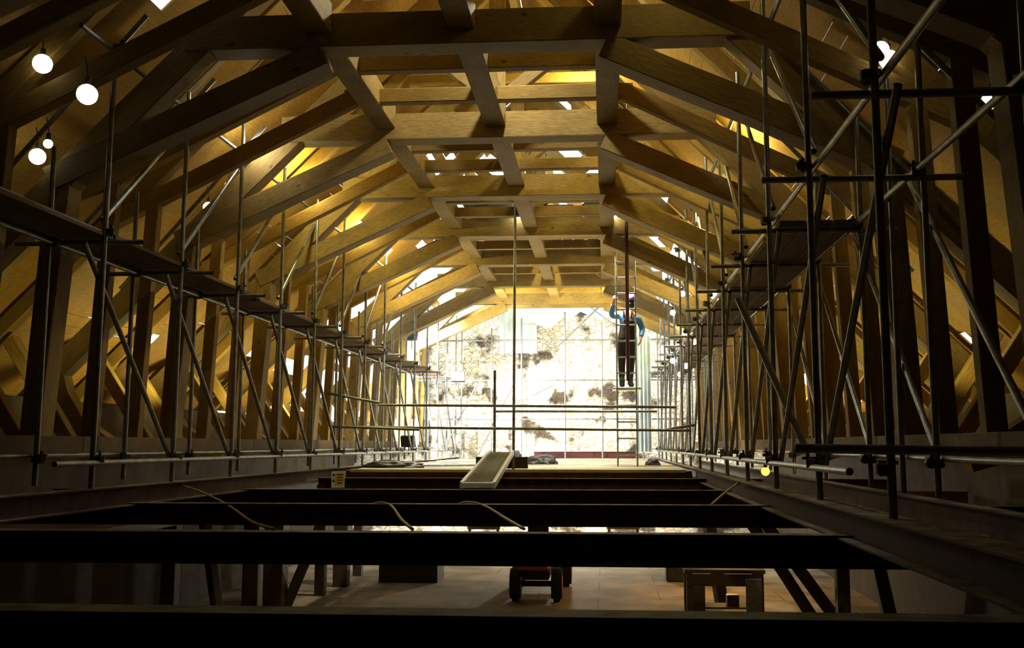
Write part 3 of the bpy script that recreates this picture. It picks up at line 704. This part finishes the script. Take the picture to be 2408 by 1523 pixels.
tag(box('grey_panel', (bx0+1.12, by-.12, -2.6), (.26, .04, .78), M['greyboard'], None, .004), 'grey panel leaning on the workbench', 'panel', 'grey panels by the workbench', 'thing')
tag(box('timber_offcut', (bx0+.22, by-.12, -2.66), (.2, .05, .66), M['plank'], None, .004), 'pale board leaning at the left leg of the workbench', 'board')
tag(box('crate', (-4.35, 22.5, -2.72), (1.3, .9, .56), M['darkwood'], None, .01), 'dark crate on the lower floor left of the dumper', 'crate', 'crates on the lower floor', 'thing')
tag(box('crate', (-4.2, 22.5, -2.24), (.9, .7, .4), M['darkwood'], None, .01), 'smaller dark crate stacked on the crate left of the dumper', 'crate', 'crates on the lower floor', 'thing')
tag(box('crate', (1.55, 22.8, -2.75), (.5, .5, .5), M['tarp'], None, .03), 'black bin behind the workbench', 'bin')
def trestle(x, y, lab):
    t = empty('trestle', (x, y, -3.0), lab, 'trestle', 'trestles on the lower floor', 'thing')
    beam('top_rail', (x-.45, y, -2.25), (x+.45, y, -2.25), .09, .07, M['darkwood'], t)
    for dx in (-.38, .38):
        for s in (-1, 1): beam('leg', (x+dx*1.15, y+s*.25, -3.0), (x+dx, y, -2.27), .05, .07, M['darkwood'], t, bev=.002)
trestle(-3.35, 27.5, 'dark trestle far along the lower floor, left of the dumper')
trestle(.45, 27.8, 'dark trestle far along the lower floor, right of the dumper')
# ------------------------------------------------------------------ lamps
LAMPS = []
def festoon(p, s, lab, mat='bulb', r=.05, hang=True):
    t = empty('festoon_lamp', p, lab, 'lamp', 'bare work lamps under the roof', 'thing')
    bm = bmesh.new(); bmesh.ops.create_uvsphere(bm, u_segments=16, v_segments=10, radius=r, matrix=Matrix.Translation(p)); finish(bm, 'bulb', M[mat], Matrix(), t, True)
    bm = bmesh.new(); cyl(bm, Vector(p)+Vector((0, 0, r*.8)), Vector(p)+Vector((0, 0, r*.8+.07)), .022, 10); finish(bm, 'socket', M['black'], Matrix(), t)
    curve('cord', [Vector(p)+Vector((0, 0, r+.06)), Vector(p)+Vector((s*.01, 0, r+.14)), Vector(p)+Vector((s*.03, .0, r+.22))], .005, M['black'], t)
def roofpt(px, py, off=7.0):
    r = ray(px, py); s = -1 if px < 1180 else 1
    k = (off+s*XC)/(s*r.x+r.z); return r*k, s
LP = [(100, 150, .085, 'upper of two large round lamps at the top left'), (205, 222, .078, 'lower of two large round lamps at the top left'), (88, 368, .08, 'large lamp at the left edge, below the two round ones'), (113, 338, .045, 'small lamp beside the large one at the left edge'),
      (540, 438, .07, 'yellowish lamp low between left rafters, above the whitest one'), (490, 487, .07, 'white lamp low between left rafters'), (880, 160, .07, 'lamp just right of the left purlin below the top collar'),
      (2155, 58, .08, 'topmost large lamp at the top right'), (2070, 118, .075, 'upper bulb of the pair below the topmost right lamp'), (2090, 140, .08, 'lower bulb of the pair below the topmost right lamp'), (2330, 235, .07, 'lamp at the right edge beneath the dark truss arm'),
      (2140, 430, .065, 'lamp between right rafters above the boarded lift'), (2178, 462, .045, 'small lamp just below the one above the right boarded lift'), (953, 505, .07, 'lamp above the left arch brace of the fourth truss')]
for px, py, r, lab in LP:
    p, s = roofpt(px, py)
    if px == 205: p = at(px, py, Y=7.05)
    festoon(p, s, 'bare glowing '+lab, 'bulb', r)
LQ = [(1175, 405, 15.8, 'small bare lamp beside the middle king post, third bay'), (1370, 385, 15.9, 'bare lamp high in the third bay, right of the king post'), (1218, 507, 18.1, 'small bare lamp above the fourth collar, beside the upright tube'), (1443, 505, 18.1, 'small bare lamp at the right end of the fourth collar'),
      (1605, 690, 20.5, 'bare lamp at the right arch, upper of the cluster'), (1615, 700, 21.5, 'bare lamp at the right arch just below the upper one'), (1680, 695, 17, 'single bare lamp in the right scaffold beside the lift'), (1582, 735, 21.5, 'small bare lamp in the right scaffold beside the man'),
      (1610, 788, 20, 'bare lamp in the right scaffold, left of a close pair'), (1632, 803, 19, 'bare lamp in the right scaffold, right of a close pair'), (1582, 848, 21.5, 'bare lamp low in the right scaffold, left one'), (1600, 880, 20.5, 'bare lamp low in the right scaffold, lowest one'), (1613, 860, 21, 'bare lamp low in the right scaffold, right one'), (957, 715, 22, 'bare lamp at the left arch before the gable')]
for px, py, Y, lab in LQ:
    festoon(at(px, py, Y=Y), 1, lab, 'bulbfar', .06 if py > 600 else .07)
festoon(at(1800, 1108, Y=11.6), 1, 'bare orange glowing lamp low behind the right girder', 'warm', .05)
def floodlight(p, to, lab, size=.32):
    p = Vector(p); d = (Vector(to)-p).normalized()
    m = d.to_track_quat('-Z', 'Y').to_matrix().to_4x4(); m.translation = p
    t = empty('floodlight', p, lab, 'floodlight', 'work floodlights', 'thing')
    finish(boxbm(size+.05, size*.75+.05, .1, .01), 'housing', M['black'], m @ Matrix.Translation((0, 0, .06)), t)
    finish(boxbm(size, size*.75, .012, 0), 'glass', M['flood'], m @ Matrix.Translation((0, 0, .003)), t)
    tube('bracket', p+Vector((0, 0, -.35)), p+Vector((0, 0, -.1)), t, M['black'], .015)
def spot(p, to, power, col=(1, .9, .7), ang=100, rad=.12, typ='SPOT'):
    l = bpy.data.lights.new('lamp_light', typ); l.energy = power; l.color = col; l.shadow_soft_size = rad
    if typ == 'SPOT': l.spot_size = math.radians(ang); l.spot_blend = .5
    o = bpy.data.objects.new('lamp_light', l); COL.objects.link(o); p = Vector(p); o.location = p
    if to is not None: o.rotation_euler = (Vector(to)-p).to_track_quat('-Z', 'Y').to_euler()
    return o
def bay(X, Y, Z, power, col=(1, .88, .50), rad=.10):
    spot((X, Y, Z), None, power, col, rad=rad, typ='POINT')
WH = (1, .93, .72); YE = (1, .84, .32)
# bare bulbs above collar level, one or two in a bay; the spots after them are added
bay(.5, 8.5, 4.95, 13, YE)
bay(-1.0, 10.85, 5.3, 190, WH)
bay(-4.45, 12.0, 3.8, 22, WH)
bay(-.3, 13.9, 5.35, 110, YE)
bay(-4.4, 14.2, 3.85, 60, YE)
bay(1.75, 12.8, 3.9, 55, YE)
bay(-.6, 16.8, 5.4, 35, YE)
bay(-4.4, 17.2, 3.85, 60, YE)
bay(1.7, 16.2, 3.9, 60, YE)
bay(-4.4, 20.2, 3.85, 140, YE)
bay(1.7, 20.2, 3.85, 110, YE)
bay(-1.3, 23.0, 5.2, 160, YE)
spot((-2.6, 25.2, 3.0), (-1.6, 27.6, 4.0), 330, YE, 125, .1)  # added spots below the collars, brightening the last truss
spot((.2, 25.2, 3.0), (-.8, 27.6, 4.0), 330, YE, 125, .1)
for x, y, e in ((-3.0, 19.7, 900), (.1, 19.7, 900), (-1.4, 24.6, 1500)): spot((x, y, 3.8), (x, y+.3, 0), e, WH, 95, .12)  # added downlights without fixtures, brightening the deck
# unseen spots added behind the posts, lighting the roof slope and sparing the posts
for Y, a, b in ((10.9, 20, 40), (13.9, 95, 85), (16.9, 120, 105), (20.4, 160, 160)):
    for s, e in ((-1, a), (1, b)):
        spot((U(s, 4.75), Y, .75), (U(s, 6.0), Y, 2.2), e, YE, 150, .1)
bay(3.1, 11.3, -.5, 7, (1, .5, .12), .05)
# glowing floodlight facing the viewer; the black ones are added to brighten the gable
for p, to, lab, pw in (((-5.2, 26.4, 2.9), (-4.2, 31, 1.3), 'added black floodlight high on the left, brightening the gable', 4200), ((2.7, 26.2, 3.0), (-.6, 31, 1.5), 'added black floodlight high on the right, brightening the gable', 1500), ((-4.1, 27.6, 1.9), (-1.2, 18, 4.0), 'glowing work floodlight facing the viewer at the left of the gable', 25), ((-5.0, 25.2, .1), (-4.0, 31, 1.6), 'added black floodlight low at the left, brightening the gable', 1800)):
    floodlight(p, to, lab); spot(Vector(p)+(Vector(to)-Vector(p)).normalized()*.05, to, pw, (1, .97, .88), 130)
# lights below the deck on the lower floor
spot((-1.0, 29.0, -.9), None, 800, (1, .95, .78), rad=.15, typ='POINT')
spot((2.4, 21.0, -1.2), None, 120, (1, .55, .12), rad=.1, typ='POINT')
spot((-6.9, 17.5, -1.0), None, 14, (1, .9, .6), rad=.1, typ='POINT')
floodlight((-1.0, 29.0, -.72), (-1.0, 29.0, -3), 'work floodlight hung under the far deck', .3)
festoon((2.4, 21.0, -1.05), 1, 'warm bare lamp under the deck near the workbench', 'warm', .05)
festoon((-6.9, 17.5, -.85), -1, 'bare lamp low near the left wall under the walkway', 'bulb', .05)
# ------------------------------------------------------------------ daylight
w = bpy.data.worlds.new('world'); SC.world = w; w.use_nodes = True
bg = w.node_tree.nodes['Background']; bg.inputs[0].default_value = (.90, .97, 1.0, 1); bg.inputs[1].default_value = 1.6
# ------------------------------------------------------------------ view
SC.view_settings.view_transform = 'Standard'; SC.view_settings.look = 'None'; SC.view_settings.gamma = 1.0
SC.view_settings.use_curve_mapping = False; SC.view_settings.exposure = 0.0
SC.cycles.max_bounces = 4; SC.cycles.diffuse_bounces = 2; SC.cycles.glossy_bounces = 2; SC.cycles.adaptive_threshold = .05
